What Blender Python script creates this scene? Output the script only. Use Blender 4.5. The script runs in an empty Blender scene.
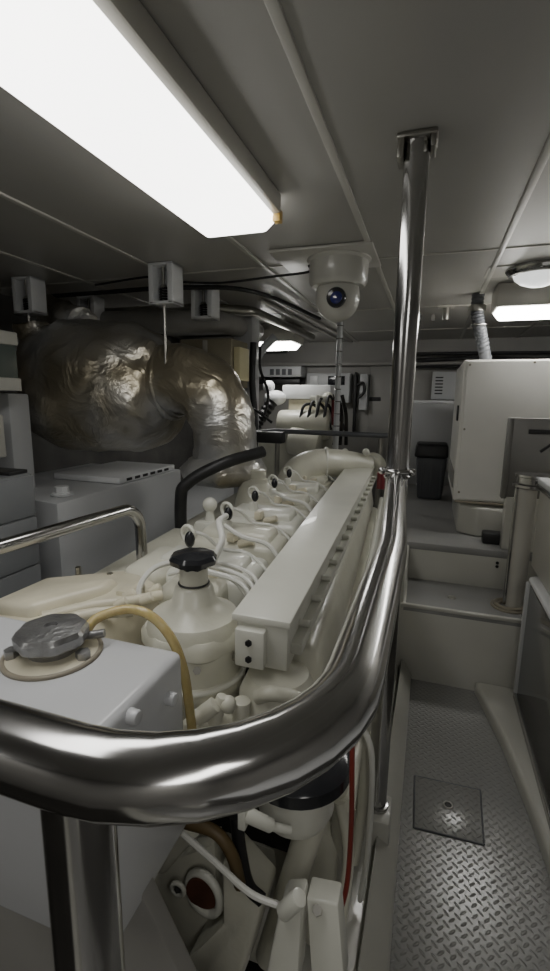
import bpy, bmesh, math, random
from mathutils import Vector, Matrix, noise
random.seed(7)
C = bpy.context.scene.collection
PI = math.pi
V = Vector
# ------------------------------------------------------------------ camera
CZ = 1.35
YAW, PIT, ROLL, FPX = math.radians(18.2), math.radians(10.5), math.radians(0.8), 465.0
_cy, _sy, _cp, _sp = math.cos(YAW), math.sin(YAW), math.cos(PIT), math.sin(PIT)
Dv = V((-_sy*_cp, _cy*_cp, -_sp)); _r = V((_cy, _sy, 0)); _u = _r.cross(Dv)
Rv = _r*math.cos(ROLL)+_u*math.sin(ROLL); Uv = -_r*math.sin(ROLL)+_u*math.cos(ROLL)
cam_d = bpy.data.cameras.new('camera'); cam = bpy.data.objects.new('camera', cam_d); C.objects.link(cam)
cam.matrix_world = Matrix(((Rv.x, Uv.x, -Dv.x, 0), (Rv.y, Uv.y, -Dv.y, 0), (Rv.z, Uv.z, -Dv.z, CZ), (0, 0, 0, 1)))
cam_d.sensor_fit = 'VERTICAL'; cam_d.sensor_height = 36; cam_d.lens = FPX/971*36; cam_d.clip_start = .02
bpy.context.scene.camera = cam

def at(x, y, X=None, Y=None, Z=None):
    """survey helper: where the sight line of a photo point meets a known plane of the room"""
    v = Rv*((x-275)/FPX) - Uv*((y-485.5)/FPX) + Dv
    t = X/v.x if X is not None else Y/v.y if Y is not None else (Z-CZ)/v.z
    return V((0, 0, CZ)) + v*t

# ------------------------------------------------------------------ materials
def newmat(name):
    m = bpy.data.materials.new(name); m.use_nodes = True
    return m, m.node_tree.nodes, m.node_tree.links, m.node_tree.nodes['Principled BSDF']
def mat(name, col, rough=.5, metal=0., var=.12, scale=6., bump=0., bscale=60., col2=None, spec=.5, detail=4, coat=0):
    m, N, L, b = newmat(name)
    tc = N.new('ShaderNodeTexCoord')
    n = N.new('ShaderNodeTexNoise'); n.inputs['Scale'].default_value = scale; n.inputs['Detail'].default_value = detail
    L.new(tc.outputs['Object'], n.inputs['Vector'])
    r = N.new('ShaderNodeValToRGB')
    c2 = col2 if col2 else tuple(max(0, c*(1-var)) for c in col)
    c1 = col if col2 else tuple(min(1, c*(1+var*.6)) for c in col)
    r.color_ramp.elements[0].position = .35; r.color_ramp.elements[1].position = .65
    r.color_ramp.elements[0].color = (*c2, 1); r.color_ramp.elements[1].color = (*c1, 1)
    L.new(n.outputs['Fac'], r.inputs['Fac']); L.new(r.outputs['Color'], b.inputs['Base Color'])
    b.inputs['Roughness'].default_value = rough; b.inputs['Metallic'].default_value = metal
    b.inputs['Specular IOR Level'].default_value = spec
    b.inputs['Coat Weight'].default_value = coat
    if bump:
        n2 = N.new('ShaderNodeTexNoise'); n2.inputs['Scale'].default_value = bscale; n2.inputs['Detail'].default_value = 3
        L.new(tc.outputs['Object'], n2.inputs['Vector'])
        bp = N.new('ShaderNodeBump'); bp.inputs['Strength'].default_value = bump; bp.inputs['Distance'].default_value = .01
        L.new(n2.outputs['Fac'], bp.inputs['Height']); L.new(bp.outputs['Normal'], b.inputs['Normal'])
    return m
def emis(name, col, s, base=(.8, .8, .8)):
    m, N, L, b = newmat(name)
    b.inputs['Base Color'].default_value = (*base, 1); b.inputs['Roughness'].default_value = .35
    tc = N.new('ShaderNodeTexCoord'); n = N.new('ShaderNodeTexNoise'); n.inputs['Scale'].default_value = 1.5
    L.new(tc.outputs['Object'], n.inputs['Vector'])
    mr = N.new('ShaderNodeMapRange'); mr.inputs['To Min'].default_value = s*.85; mr.inputs['To Max'].default_value = s*1.15
    L.new(n.outputs['Fac'], mr.inputs['Value']); L.new(mr.outputs['Result'], b.inputs['Emission Strength'])
    b.inputs['Emission Color'].default_value = (*col, 1)
    return m

M = {}
M['ceil'] = mat('satin grey ceiling laminate', (.37, .362, .338), .36, var=.06, scale=1.2, bump=.05, bscale=5)
M['seam'] = mat('pale seam strip', (.50, .49, .45), .3, var=.1, scale=3)
M['wall'] = mat('dull grey bulkhead paint', (.31, .303, .285), .45, var=.12, scale=1.5)
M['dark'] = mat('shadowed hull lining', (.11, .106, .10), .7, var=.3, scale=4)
M['cream'] = mat('cream engine enamel', (.64, .63, .535), .34, var=.10, scale=5, bump=.12, bscale=40, coat=.2)
M['cream_y'] = mat('yellowed engine enamel', (.70, .655, .51), .36, var=.15, scale=7, bump=.1, bscale=30, coat=.2)
M['cream_w'] = mat('pale engine enamel', (.68, .68, .61), .32, var=.06, scale=5, coat=.2)
M['white'] = mat('white painted steel', (.70, .71, .72), .28, var=.05, scale=3)
M['tank'] = mat('white tank enamel', (.62, .63, .65), .27, var=.04, scale=3, coat=.2)
M['cabw'] = mat('pale grey cabinet paint', (.50, .51, .52), .4, var=.05, scale=2)
M['cabd'] = mat('mid grey drawer front', (.25, .26, .27), .4, var=.08, scale=3)
M['warmw'] = mat('warm white cabinet panel', (.80, .79, .75), .4, var=.06, scale=2)
M['beige'] = mat('beige gelcoat', (.47, .455, .41), .35, var=.1, scale=3)
M['olive'] = mat('olive beige box', (.30, .27, .19), .5, var=.15, scale=5)
M['gel'] = mat('cream gelcoat moulding', (.50, .495, .45), .3, var=.07, scale=2.5, coat=.3)
M['steel'] = mat('polished stainless tube', (.50, .495, .49), .15, 1., var=.10, scale=9)
M['steel_d'] = mat('brushed stainless', (.42, .41, .38), .3, 1., var=.15, scale=12)
M['panel_s'] = mat('stainless splash panel', (.22, .215, .205), .38, .6, var=.08, scale=3)
M['gloss'] = mat('glossy grey console', (.17, .165, .155), .16, .35, var=.1, scale=2, coat=.3)
M['black'] = mat('black rubber', (.018, .018, .019), .45, var=.3, scale=12)
M['blackg'] = mat('gloss black plastic', (.02, .021, .024), .15, var=.2, scale=8)
M['near_black'] = mat('dark bilge', (.03, .027, .023), .8, var=.5, scale=8)  # near-black; also the painted shade at the engine's low front
M['bin'] = mat('dark grey plastic', (.10, .105, .115), .4, var=.15, scale=6)
M['rust'] = mat('rusty opening', (.12, .045, .025), .7, var=.3, scale=20)
M['red'] = mat('red cable sheath', (.20, .03, .022), .4, var=.1)
M['redc'] = mat('red cap', (.16, .02, .025), .4, var=.1)
M['bluel'] = mat('blue tinted lens', (.02, .025, .16), .05, var=.1, coat=1)
M['wire'] = mat('white cable sheath', (.70, .70, .66), .35, var=.06)
M['capm'] = mat('cast aluminium', (.36, .36, .36), .35, .85, var=.2, scale=25, bump=.2, bscale=120)
M['brown'] = mat('brown rubber strip', (.13, .09, .04), .5, var=.2)
M['paper'] = mat('yellow paper tag', (.78, .72, .45), .6, var=.05)
M['green'] = mat('smoky green window', (.10, .12, .11), .2, var=.1)
M['edge'] = mat('tan edge trim', (.30, .27, .21), .4, var=.1)
M['diff'] = emis('lit diffuser', (1.0, .985, .95), 2.5)
M['diff2'] = emis('lit far diffuser', (1.0, .985, .94), 7.5)
M['diff3'] = emis('rear fill glow', (1.0, .98, .93), 2.4)  # glow meant for the added rear fill lights, unused
M['diff_d'] = emis('dim glass', (.9, .93, .9), .45)
M['amber'] = mat('amber plastic clip', (.55, .36, .10), .4, var=.1)
# translucent amber hose
m, N, L, b = newmat('amber clear hose')
b.inputs['Base Color'].default_value = (.62, .45, .13, 1); b.inputs['Roughness'].default_value = .2
b.inputs['Subsurface Weight'].default_value = .3; b.inputs['Subsurface Radius'].default_value = (.02, .012, .004)
b.inputs['Subsurface Scale'].default_value = .5
n = N.new('ShaderNodeTexNoise'); n.inputs['Scale'].default_value = 20
r = N.new('ShaderNodeValToRGB'); r.color_ramp.elements[0].color = (.46, .36, .14, 1); r.color_ramp.elements[1].color = (.62, .52, .26, 1)
L.new(n.outputs['Fac'], r.inputs['Fac']); L.new(r.outputs['Color'], b.inputs['Base Color'])
M['hose'] = m
# foil
m, N, L, b = newmat('crumpled silver foil')
tc = N.new('ShaderNodeTexCoord')
vo = N.new('ShaderNodeTexVoronoi'); vo.inputs['Scale'].default_value = 9; vo.feature = 'F1'
no = N.new('ShaderNodeTexNoise'); no.inputs['Scale'].default_value = 4; no.inputs['Detail'].default_value = 6; no.inputs['Distortion'].default_value = 1.5
L.new(tc.outputs['Object'], no.inputs['Vector'])
mx = N.new('ShaderNodeMixRGB'); mx.inputs['Fac'].default_value = .35
L.new(tc.outputs['Object'], mx.inputs['Color1']); L.new(no.outputs['Color'], mx.inputs['Color2']); L.new(mx.outputs['Color'], vo.inputs['Vector'])
ad = N.new('ShaderNodeMath'); ad.operation = 'ADD'; L.new(vo.outputs['Distance'], ad.inputs[0]); L.new(no.outputs['Fac'], ad.inputs[1])
bp = N.new('ShaderNodeBump'); bp.inputs['Strength'].default_value = .45; bp.inputs['Distance'].default_value = .022
L.new(ad.outputs[0], bp.inputs['Height']); L.new(bp.outputs['Normal'], b.inputs['Normal'])
n3 = N.new('ShaderNodeTexNoise'); n3.inputs['Scale'].default_value = 2.6; L.new(tc.outputs['Object'], n3.inputs['Vector'])
r = N.new('ShaderNodeValToRGB'); r.color_ramp.elements[0].position = .4; r.color_ramp.elements[1].position = .6
r.color_ramp.elements[0].color = (.36, .32, .235, 1); r.color_ramp.elements[1].color = (.56, .56, .555, 1)
L.new(n3.outputs['Fac'], r.inputs['Fac']); L.new(r.outputs['Color'], b.inputs['Base Color'])
b.inputs['Metallic'].default_value = .72; b.inputs['Roughness'].default_value = .28
M['foil'] = m
# tread plate floor
m, N, L, b = newmat('grey painted tread plate')
tc = N.new('ShaderNodeTexCoord'); sx = N.new('ShaderNodeSeparateXYZ'); L.new(tc.outputs['Object'], sx.inputs[0])
def mth(op, a, c=None, d=None):
    k = N.new('ShaderNodeMath'); k.operation = op
    for i, q in enumerate((a, c, d)):
        if q is None: continue
        if isinstance(q, (int, float)): k.inputs[i].default_value = q
        else: L.new(q, k.inputs[i])
    return k.outputs[0]
S = 34.
u = mth('MULTIPLY', mth('ADD', sx.outputs[0], sx.outputs[1]), S); v = mth('MULTIPLY', mth('SUBTRACT', sx.outputs[0], sx.outputs[1]), S)
fu = mth('SUBTRACT', mth('FRACT', u), .5); fv = mth('SUBTRACT', mth('FRACT', v), .5)
par = mth('PINGPONG', mth('ADD', mth('FLOOR', u), mth('FLOOR', v)), 1.)
def ell(a, c):
    p = mth('POWER', mth('DIVIDE', mth('ABSOLUTE', a), .56), 2.); q = mth('POWER', mth('DIVIDE', mth('ABSOLUTE', c), .2), 2.)
    return mth('ADD', p, q)
d0 = ell(fu, fv); d1 = ell(fv, fu)
dd = mth('ADD', mth('MULTIPLY', d0, par), mth('MULTIPLY', d1, mth('SUBTRACT', 1., par)))
hh = mth('MAXIMUM', mth('SUBTRACT', 1., dd), 0.)
bp = N.new('ShaderNodeBump'); bp.inputs['Strength'].default_value = .45; bp.inputs['Distance'].default_value = .004
L.new(hh, bp.inputs['Height']); L.new(bp.outputs['Normal'], b.inputs['Normal'])
nn = N.new('ShaderNodeTexNoise'); nn.inputs['Scale'].default_value = 3; L.new(tc.outputs['Object'], nn.inputs['Vector'])
r = N.new('ShaderNodeValToRGB'); r.color_ramp.elements[0].color = (.21, .21, .205, 1); r.color_ramp.elements[1].color = (.28, .28, .27, 1)
L.new(nn.outputs['Fac'], r.inputs['Fac']); L.new(r.outputs['Color'], b.inputs['Base Color'])
b.inputs['Roughness'].default_value = .25; b.inputs['Specular IOR Level'].default_value = .9
M['tread'] = m
M['deck'] = mat('grey deck paint', (.26, .26, .255), .42, var=.08, scale=3, bump=.05, bscale=80)

# ------------------------------------------------------------------ mesh helpers
def smooth(bm, ang=38):
    lim = math.radians(ang)
    for f in bm.faces: f.smooth = True
    for e in bm.edges:
        if len(e.link_faces) == 2:
            e.smooth = e.calc_face_angle(0) < lim
        else: e.smooth = False
class MB:
    def __init__(s): s.bm = bmesh.new()
    def box(s, a, b, bev=0., seg=2, rot=None, piv=None):
        a, b = V(a), V(b); c = (a+b)/2; d = b-a
        t = bmesh.new(); bmesh.ops.create_cube(t, size=1)
        bmesh.ops.scale(t, vec=(abs(d.x), abs(d.y), abs(d.z)), verts=t.verts)
        if bev: bmesh.ops.bevel(t, geom=list(t.edges), offset=bev, segments=seg, profile=.5, affect='EDGES')
        bmesh.ops.translate(t, vec=c, verts=t.verts)
        if rot is not None:
            bmesh.ops.rotate(t, cent=V(piv) if piv is not None else c, matrix=rot, verts=t.verts)
        s.add(t); return s
    def add(s, t):
        me = bpy.data.meshes.new('t'); t.to_mesh(me); t.free(); s.bm.from_mesh(me); bpy.data.meshes.remove(me)
    def cyl(s, p0, p1, r0, r1=None, seg=24, bev=0.):
        p0, p1 = V(p0), V(p1); r1 = r0 if r1 is None else r1
        t = bmesh.new(); h = (p1-p0).length
        bmesh.ops.create_cone(t, cap_ends=True, segments=seg, radius1=r0, radius2=r1, depth=h)
        if bev:
            es = [e for e in t.edges if any(len(f.verts) > 4 for f in e.link_faces)]
            bmesh.ops.bevel(t, geom=es, offset=bev, segments=2, profile=.5, affect='EDGES')
        q = V((0, 0, 1)).rotation_difference((p1-p0).normalized()).to_matrix()
        bmesh.ops.rotate(t, cent=(0, 0, 0), matrix=q, verts=t.verts)
        bmesh.ops.translate(t, vec=(p0+p1)/2, verts=t.verts); s.add(t); return s
    def sph(s, c, r, sc=(1, 1, 1), seg=20, half=None):
        t = bmesh.new(); bmesh.ops.create_uvsphere(t, u_segments=seg, v_segments=max(8, seg//2), radius=r)
        bmesh.ops.scale(t, vec=sc, verts=t.verts); bmesh.ops.translate(t, vec=V(c), verts=t.verts); s.add(t); return s
    def lathe(s, c, prof, seg=32, axis=(0, 0, 1), lobes=0, amp=0.):
        """profile of (radius, height) turned about an axis through c"""
        t = bmesh.new(); rings = []
        q = V((0, 0, 1)).rotation_difference(V(axis).normalized()).to_matrix()
        for (r, h) in prof:
            rings.append([t.verts.new(V(c)+q@V((r*(1+amp*math.cos(lobes*2*PI*i/seg))*math.cos(2*PI*i/seg), r*(1+amp*math.cos(lobes*2*PI*i/seg))*math.sin(2*PI*i/seg), h))) for i in range(seg)])
        for a, b2 in zip(rings, rings[1:]):
            for i in range(seg): t.faces.new((a[i], a[(i+1) % seg], b2[(i+1) % seg], b2[i]))
        t.faces.new(rings[0][::-1]); t.faces.new(rings[-1]); s.add(t); return s
    def prism(s, pts, lo, hi, axis='z', bev=0., seg=2):
        t = bmesh.new()
        f = {'z': lambda p, h: (p[0], p[1], h), 'x': lambda p, h: (h, p[0], p[1]), 'y': lambda p, h: (p[0], h, p[1])}[axis]
        A = [t.verts.new(f(p, lo)) for p in pts]; B = [t.verts.new(f(p, hi)) for p in pts]; n = len(pts)
        t.faces.new(A[::-1]); t.faces.new(B)
        for i in range(n): t.faces.new((A[i], A[(i+1) % n], B[(i+1) % n], B[i]))
        bmesh.ops.recalc_face_normals(t, faces=t.faces)
        if bev: bmesh.ops.bevel(t, geom=list(t.edges), offset=bev, segments=seg, profile=.5, affect='EDGES')
        s.add(t); return s
    def hexa(s, lo, hi, bev=0., seg=2):
        """eight corners: four below, four above, same order"""
        t = bmesh.new(); A = [t.verts.new(p) for p in lo]; B = [t.verts.new(p) for p in hi]; n = len(lo)
        t.faces.new(A[::-1]); t.faces.new(B)
        for i in range(n): t.faces.new((A[i], A[(i+1) % n], B[(i+1) % n], B[i]))
        bmesh.ops.recalc_face_normals(t, faces=t.faces)
        if bev: bmesh.ops.bevel(t, geom=list(t.edges), offset=bev, segments=seg, profile=.5, affect='EDGES')
        s.add(t); return s
    def tube(s, pts, r, fil=0., seg=14, caps=True, sub=1, ribs=None):
        P = path(pts, fil) if fil else ([V(p) for p in pts] if sub == 1 else spline(pts, sub))
        n = len(P); T = []
        for i in range(n):
            a = P[max(0, i-1)]; b2 = P[min(n-1, i+1)]; T.append((b2-a).normalized())
        up = V((0, 0, 1)) if abs(T[0].z) < .9 else V((1, 0, 0))
        nrm = (up-T[0]*up.dot(T[0])).normalized(); t = bmesh.new(); rings = []
        for i in range(n):
            nrm = (nrm-T[i]*nrm.dot(T[i])).normalized(); bi = T[i].cross(nrm)
            rr = r(i/(n-1)) if callable(r) else r
            if ribs and i % 2: rr *= ribs
            rings.append([t.verts.new(P[i]+(nrm*math.cos(2*PI*k/seg)+bi*math.sin(2*PI*k/seg))*rr) for k in range(seg)])
        for a, b2 in zip(rings, rings[1:]):
            for i in range(seg): t.faces.new((a[i], a[(i+1) % seg], b2[(i+1) % seg], b2[i]))
        if caps: t.faces.new(rings[0][::-1]); t.faces.new(rings[-1])
        bmesh.ops.recalc_face_normals(t, faces=t.faces); s.add(t); return s
    def torus(s, c, R, r, axis=(0, 0, 1), seg=28, ms=10):
        q = V((0, 0, 1)).rotation_difference(V(axis).normalized()).to_matrix(); t = bmesh.new(); rg = []
        for i in range(seg):
            a = 2*PI*i/seg
            rg.append([t.verts.new(V(c)+q@V(((R+r*math.cos(2*PI*k/ms))*math.cos(a), (R+r*math.cos(2*PI*k/ms))*math.sin(a), r*math.sin(2*PI*k/ms)))) for k in range(ms)])
        for i in range(seg):
            A, B = rg[i], rg[(i+1) % seg]
            for k in range(ms): t.faces.new((A[k], B[k], B[(k+1) % ms], A[(k+1) % ms]))
        s.add(t); return s
    def rough(s, amp, sc):
        bmesh.ops.recalc_face_normals(s.bm, faces=s.bm.faces); s.bm.normal_update()
        mv = [(v, v.normal*(noise.noise(v.co*sc)*amp + noise.noise(v.co*sc*2.7)*amp*.5)) for v in s.bm.verts]
        for v, d in mv: v.co += d
        return s
    def build(s, name, m, parent=None, ang=38):
        bm = s.bm; smooth(bm, ang)
        if parent is not None:
            off = parent.location.copy() if parent.parent is None else parent.parent.location.copy()
            bmesh.ops.translate(bm, vec=-off, verts=bm.verts)
        me = bpy.data.meshes.new(name); bm.to_mesh(me); bm.free(); me.materials.append(m)
        o = bpy.data.objects.new(name, me); C.objects.link(o)
        if parent is not None: o.parent = parent
        return o
def path(pts, fil, n=9):
    P = [V(p) for p in pts]; out = [P[0]]
    for i in range(1, len(P)-1):
        a, b, c = P[i-1], P[i], P[i+1]; d1 = (a-b).normalized(); d2 = (c-b).normalized()
        th = d1.angle(d2)
        f = fil[i-1] if isinstance(fil, (list, tuple)) else fil
        if th > PI-.01: out.append(b); continue
        t = min(f/math.tan(th/2), (a-b).length*.49, (c-b).length*.49); rr = t*math.tan(th/2)
        cen = b+(d1+d2).normalized()*(rr/math.sin(th/2)); s0 = b+d1*t-cen; s1 = b+d2*t-cen; tot = s0.angle(s1)
        ax = s0.cross(s1).normalized()
        for k in range(n+1): out.append(cen+Matrix.Rotation(tot*k/n, 3, ax)@s0)
    out.append(P[-1]); return out
def spline(pts, sub=6):
    P = [V(p) for p in pts]; P = [P[0]*2-P[1]]+P+[P[-1]*2-P[-2]]; out = []
    for i in range(1, len(P)-2):
        for k in range(sub):
            t = k/sub; a, b, c, d = P[i-1:i+3]
            out.append(.5*((2*b)+(c-a)*t+(2*a-5*b+4*c-d)*t*t+(3*b-a-3*c+d)*t**3))
    out.append(P[-2]); return out
def thing(name, label, cat, loc=(0, 0, 0), group=None):
    o = bpy.data.objects.new(name, None); o.empty_display_size = .1; C.objects.link(o); o.location = loc
    return tag(o, label, cat, group)
def tag(o, label, cat, group=None):
    o['label'] = label; o['category'] = cat
    if group: o['group'] = group
    return o
def struct(mb, name, m, ang=38):
    o = mb.build(name, m, None, ang); o['kind'] = 'structure'; return o
def dup(root, delta, label):
    r_ = root.copy(); C.objects.link(r_); r_.location = root.location+V(delta); r_['label'] = label
    for ch in [c for c in bpy.data.objects if c.parent == root]:
        c2 = ch.copy(); C.objects.link(c2); c2.parent = r_
        for g in [g for g in bpy.data.objects if g.parent == ch]:
            g2 = g.copy(); C.objects.link(g2); g2.parent = c2
    return r_

ZC = 1.95
XL, XR, YB, YF = -2.5, 1.5, -1.6, 5.0
# ------------------------------------------------------------------ setting
struct(MB().box((XL, YB, ZC), (XR, YF, ZC+.06)), 'ceiling', M['ceil'])
for i, x in enumerate((-1.78, -1.28, -.77, -.275, .222, .72, 1.2)):
    struct(MB().box((x-.011, YB, ZC-.006), (x+.011, YF, ZC+.01), .003), f'trim_{i+1}', M['seam'])
for i, y in enumerate((2.16, 3.3, 4.3)):
    struct(MB().box((XL, y-.008, ZC-.004), (XR, y+.008, ZC+.01), .002), f'trim_{i+8}', M['seam'])
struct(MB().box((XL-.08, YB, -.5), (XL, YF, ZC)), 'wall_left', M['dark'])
struct(MB().box((XR, YB, -.5), (XR+.08, YF, ZC)), 'wall_right', M['wall'])
struct(MB().box((XL, YF, -.5), (XR, YF+.08, ZC)), 'wall_back', M['wall'])
struct(MB().box((XL, YB-.08, -.5), (XR, YB, ZC)), 'wall_front', M['wall'])
# walkway sole, bilge and upper decks
fl = MB(); fl.box((-.02, YB, -.06), (.55, 2.2, 0)); struct(fl, 'floor', M['tread'])
struct(MB().box((XL, YB, -.5), (-.3, YF, -.42)), 'floor_bilge', M['near_black'])
struct(MB().box((-.07, 2.2, -.06), (.60, 2.225, .375), .004), 'trim_11', M['gel'])          # riser
struct(MB().box((-.07, 2.2, .345), (1.4, 2.585, .382), .01), 'floor_step', M['deck'])
struct(MB().box((-.075, 2.195, .372), (.5, 2.216, .390), .005), 'trim_12', M['gel'])
struct(MB().prism([(-.075, 2.2), (-.05, 2.2), (-.055, 2.56), (-.085, 2.56)], .36, .392, bev=.004), 'trim_20', M['gel'])
struct(MB().box((-.10, 2.57, .38), (1.4, 2.6, .585), .004), 'trim_13', M['gel'])
struct(MB().box((-.22, 2.565, .55), (1.45, YF, .592), .01), 'floor_upper', M['deck'])
struct(MB().box((XL, 1.0, .40), (-1.22, YF, .455), .01), 'floor_port', M['cabw'])
# cream moulding along the engine bed
mm = MB(); mm.hexa([(-.02, YB, -.3), (-.02, 2.2, -.3), (-.09, 2.2, -.3), (-.15, YB, -.3)], [(-.0, YB, .03), (-.0, 2.2, .03), (-.05, 2.2, .11), (-.10, YB, .10)], .01)
mm.box((-.26, YB, -.40), (-.06, 2.3, .07), .02); struct(mm, 'trim_14', M['gel'])
struct(MB().box((-.30, 2.2, -.3), (-.06, YF, .575), .015), 'trim_15', M['gel'])
struct(MB().prism([(.285, 2.2), (.36, 1.84), (.40, 1.55), (.432, 1.2), (.45, .8), (.45, -1.2), (.62, -1.2), (.62, 2.2)], -.04, .055, bev=.018, seg=3), 'trim_16', M['gel'])
# floor hatch
h = thing('floor_hatch', 'small square inspection hatch with finger hole in the grey walkway plate', 'hatch', (.15, 1.46, 0))
MB().prism([(.037, 1.572), (.259, 1.582), (.25, 1.362), (.042, 1.352)], .0, .0035, bev=.001).build('hatch_plate', M['tread'], h)
gr = MB()
for a_, b_h in (((.037, 1.572), (.259, 1.582)), ((.259, 1.582), (.25, 1.362)), ((.25, 1.362), (.042, 1.352)), ((.042, 1.352), (.037, 1.572))): gr.cyl((*a_, .0015), (*b_h, .0015), .0035, seg=8)
gr.build('hatch_joint', M['bin'], h)
MB().torus((.149, 1.476, .0045), .014, .003).build('finger_hole_ring', M['steel_d'], h)
MB().cyl((.149, 1.476, .003), (.149, 1.476, .0052), .012, bev=.001).build('finger_hole', M['black'], h)

# ------------------------------------------------------------------ fluorescent lights
def fluoro(label, x0, x1, y0, y1, zb, axis, m, clips=True, group='fluorescent ceiling lights'):
    c = ((x0+x1)/2, (y0+y1)/2, zb)
    t = thing('fluorescent_light', label, 'ceiling light', c, group)
    MB().box((x0-.006, y0-.012, zb+.045), (x1+.02, y1-.05 if clips else y1+.012, ZC-.001), .008).build('housing', M['beige'], t)
    lo = [(x0+.03, y0+.04, zb), (x0+.03, y1-.04, zb), (x1-.03, y1-.04, zb), (x1-.03, y0+.04, zb)]
    hi = [(x0, y0, zb+.05), (x0, y1, zb+.05), (x1, y1, zb+.05), (x1, y0, zb+.05)]
    MB().hexa(lo, hi, .012, 3).build('diffuser', m, t)
    if clips:
        for yy in (y0+.42, y1-.04):
            MB().box((x1-.008, yy-.015, zb+.025), (x1+.017, yy+.015, zb+.06), .004).build('clip', M['amber'], t)
    return t
fluoro('long glowing fluorescent light overhead in the near left corner, with yellowed clips', -.745, -.485, .02, 1.49, ZC-.10, 'y', M['diff'])
fluoro('small lit fluorescent light on the far ceiling left of the domed camera', -1.47, -1.10, 3.72, 4.02, 1.765, 'y', M['diff2'], False)
fluoro('lit fluorescent light above the tall white cabinet on the right', .285, 1.35, 2.76, 2.98, 1.79, 'x', M['diff2'], False)
# unseen fill lights added behind the viewer to lift the ambient level
for lx in (.44, -1.76):
    ld_ = bpy.data.lights.new('rear_fill', 'AREA'); ld_.shape = 'RECTANGLE'; ld_.size = .28; ld_.size_y = 1.3; ld_.energy = 3.6; ld_.color = (1, .98, .93)
    lo_ = bpy.data.objects.new('rear_fill', ld_); C.objects.link(lo_); lo_.location = (lx, -.85, 1.86)

rl = thing('round_ceiling_lamp', 'round ceiling lamp with metal rim and frosted glass bowl', 'ceiling light', (.42, 2.50, ZC))
MB().lathe((.42, 2.50, ZC), [(.14, 0), (.14, -.012), (.125, -.03), (.105, -.035), (.1, -.03), (.1, 0)][::-1]).build('rim', M['steel'], rl)
MB().lathe((.42, 2.50, ZC), [(.105, -.03), (.10, -.045), (.075, -.065), (.04, -.078), (.005, -.082)][::-1]).build('glass_bowl', M['diff_d'], rl)
MB().box((.20, 2.42, ZC-.004), (.62, 2.62, ZC-.001)).build('fixing_plate', M['beige'], rl)

# ------------------------------------------------------------------ pillar
PX, PY = -.073, 1.247
p = thing('support_pillar', 'upright polished steel pillar from the ceiling down to the engine bed', 'pillar', (PX, PY, .12))
MB().cyl((PX, PY, .13), (PX, PY, ZC-.004), .0285, .0295, 40).build('pole', M['steel'], p)
f = MB(); f.box((PX-.045, PY-.04, ZC-.012), (PX+.045, PY+.04, ZC-.001), .003); f.box((PX-.043, PY-.034, ZC-.05), (PX-.028, PY+.03, ZC-.008), .003); f.box((PX+.03, PY-.034, ZC-.035), (PX+.042, PY+.03, ZC-.008), .003)
f.build('ceiling_flange', M['steel_d'], p)
fm = MB(); fm.box((PX-.06, PY-.06, .03), (PX+.045, PY+.05, .15), .01); fm.build('foot_block', M['gel'], p)
fm = MB(); fm.cyl((PX, PY, .148), (PX, PY, .162), .036, bev=.003)
fm.build('foot_ring', M['steel'], p)

# ------------------------------------------------------------------ guard rail in front
ZR = 1.125
g = thing('guard_rail', 'thick polished steel guard rail curving around the near end of the engine', 'railing', (-.2, .21, 0))
MB().tube([(-1.3, .20, ZR), (-.045, .200, ZR), (-.043, .70, ZR), (-.073, 1.215, ZR+.02)], .0245, [.15, 1.2], seg=40).build('rail', M['steel'], g)
MB().cyl((-.197, .205, -.3), (-.197, .205, ZR-.012), .0222, seg=36).build('post', M['steel'], g)
MB().cyl((-.98, .200, -.3), (-.98, .200, ZR-.012), .0235, seg=36).build('post', M['steel'], g)
cl = MB(); cl.torus((PX, PY, ZR+.045), .031, .007, seg=32); cl.torus((PX, PY, ZR+.03), .030, .004, seg=32)
cl.sph((PX-.038, PY-.012, ZR+.045), .010, seg=12); cl.sph((PX+.038, PY-.012, ZR+.045), .010, seg=12); cl.sph((PX, PY-.03, ZR+.01), .022, (1, 1, 1.3), 18)
cl.build('clamp_collar', M['steel'], g)

# rails further back
g = thing('guard_rail', 'thin dark rail crossing behind the far end of the engine', 'railing', (-.3, 3.15, 0))
MB().tube([(-.16, 3.12, ZR), (-1.0, 3.08, ZR+.01), (-1.17, 2.75, ZR)], .017, .1, seg=16).build('rail', M['bin'], g)
MB().cyl((-.30, 3.13, .42), (-.30, 3.13, ZR), .017).build('post', M['steel_d'], g)
MB().cyl((-1.0, 3.08, .42), (-1.0, 3.08, ZR), .017).build('post', M['steel_d'], g)
MB().box((-1.22, 2.74, ZR-.045), (-.86, 2.82, ZR+.025), .008).build('rubber_pad', M['black'], g)
g = thing('guard_rail', 'slim polished steel handrail bending down in front of the pale grey cabinet', 'railing', (-.9, .9, 0))
MB().tube([(-.97, -.3, .995), (-.945, .72, 1.0), (-.885, 1.27, 1.0), (-.88, 1.28, .45)], .0185, [.1, .075], seg=20).build('rail', M['steel'], g)
MB().cyl((-.95, .3, .45), (-.95, .3, .99), .0185, seg=20).build('post', M['steel'], g)

# ------------------------------------------------------------------ domed camera
c = V((-.415, 2.09, ZC))
d = thing('dome_camera', 'white ceiling dome camera with a blue tinted lens looking at the viewer', 'security camera', c)
MB().lathe(c, [(.135, 0), (.135, -.02), (.125, -.028), (.124, -.105), (.112, -.125), (.06, -.128)][::-1], 40).build('mount', M['gel'], d)
MB().sph(c+V((0, 0, -.165)), .095, (1, 1, 1.08), 32).build('ball', M['gel'], d)
ld = V((.12, -1, -.12)).normalized(); lc = c+V((.010, -.080, -.182))
MB().cyl(lc, lc+ld*.022, .042, .038, 28, .004).build('lens_hood', M['blackg'], d)
lens = MB().sph(lc+ld*.02, .026, (1, .35, 1), 20).build('lens', M['bluel'], d)
MB().box(c+V((-.26, -.17, -.014)), c+V((.16, .16, -.001)), .005).build('ceiling_plate', M['seam'], d)

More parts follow.
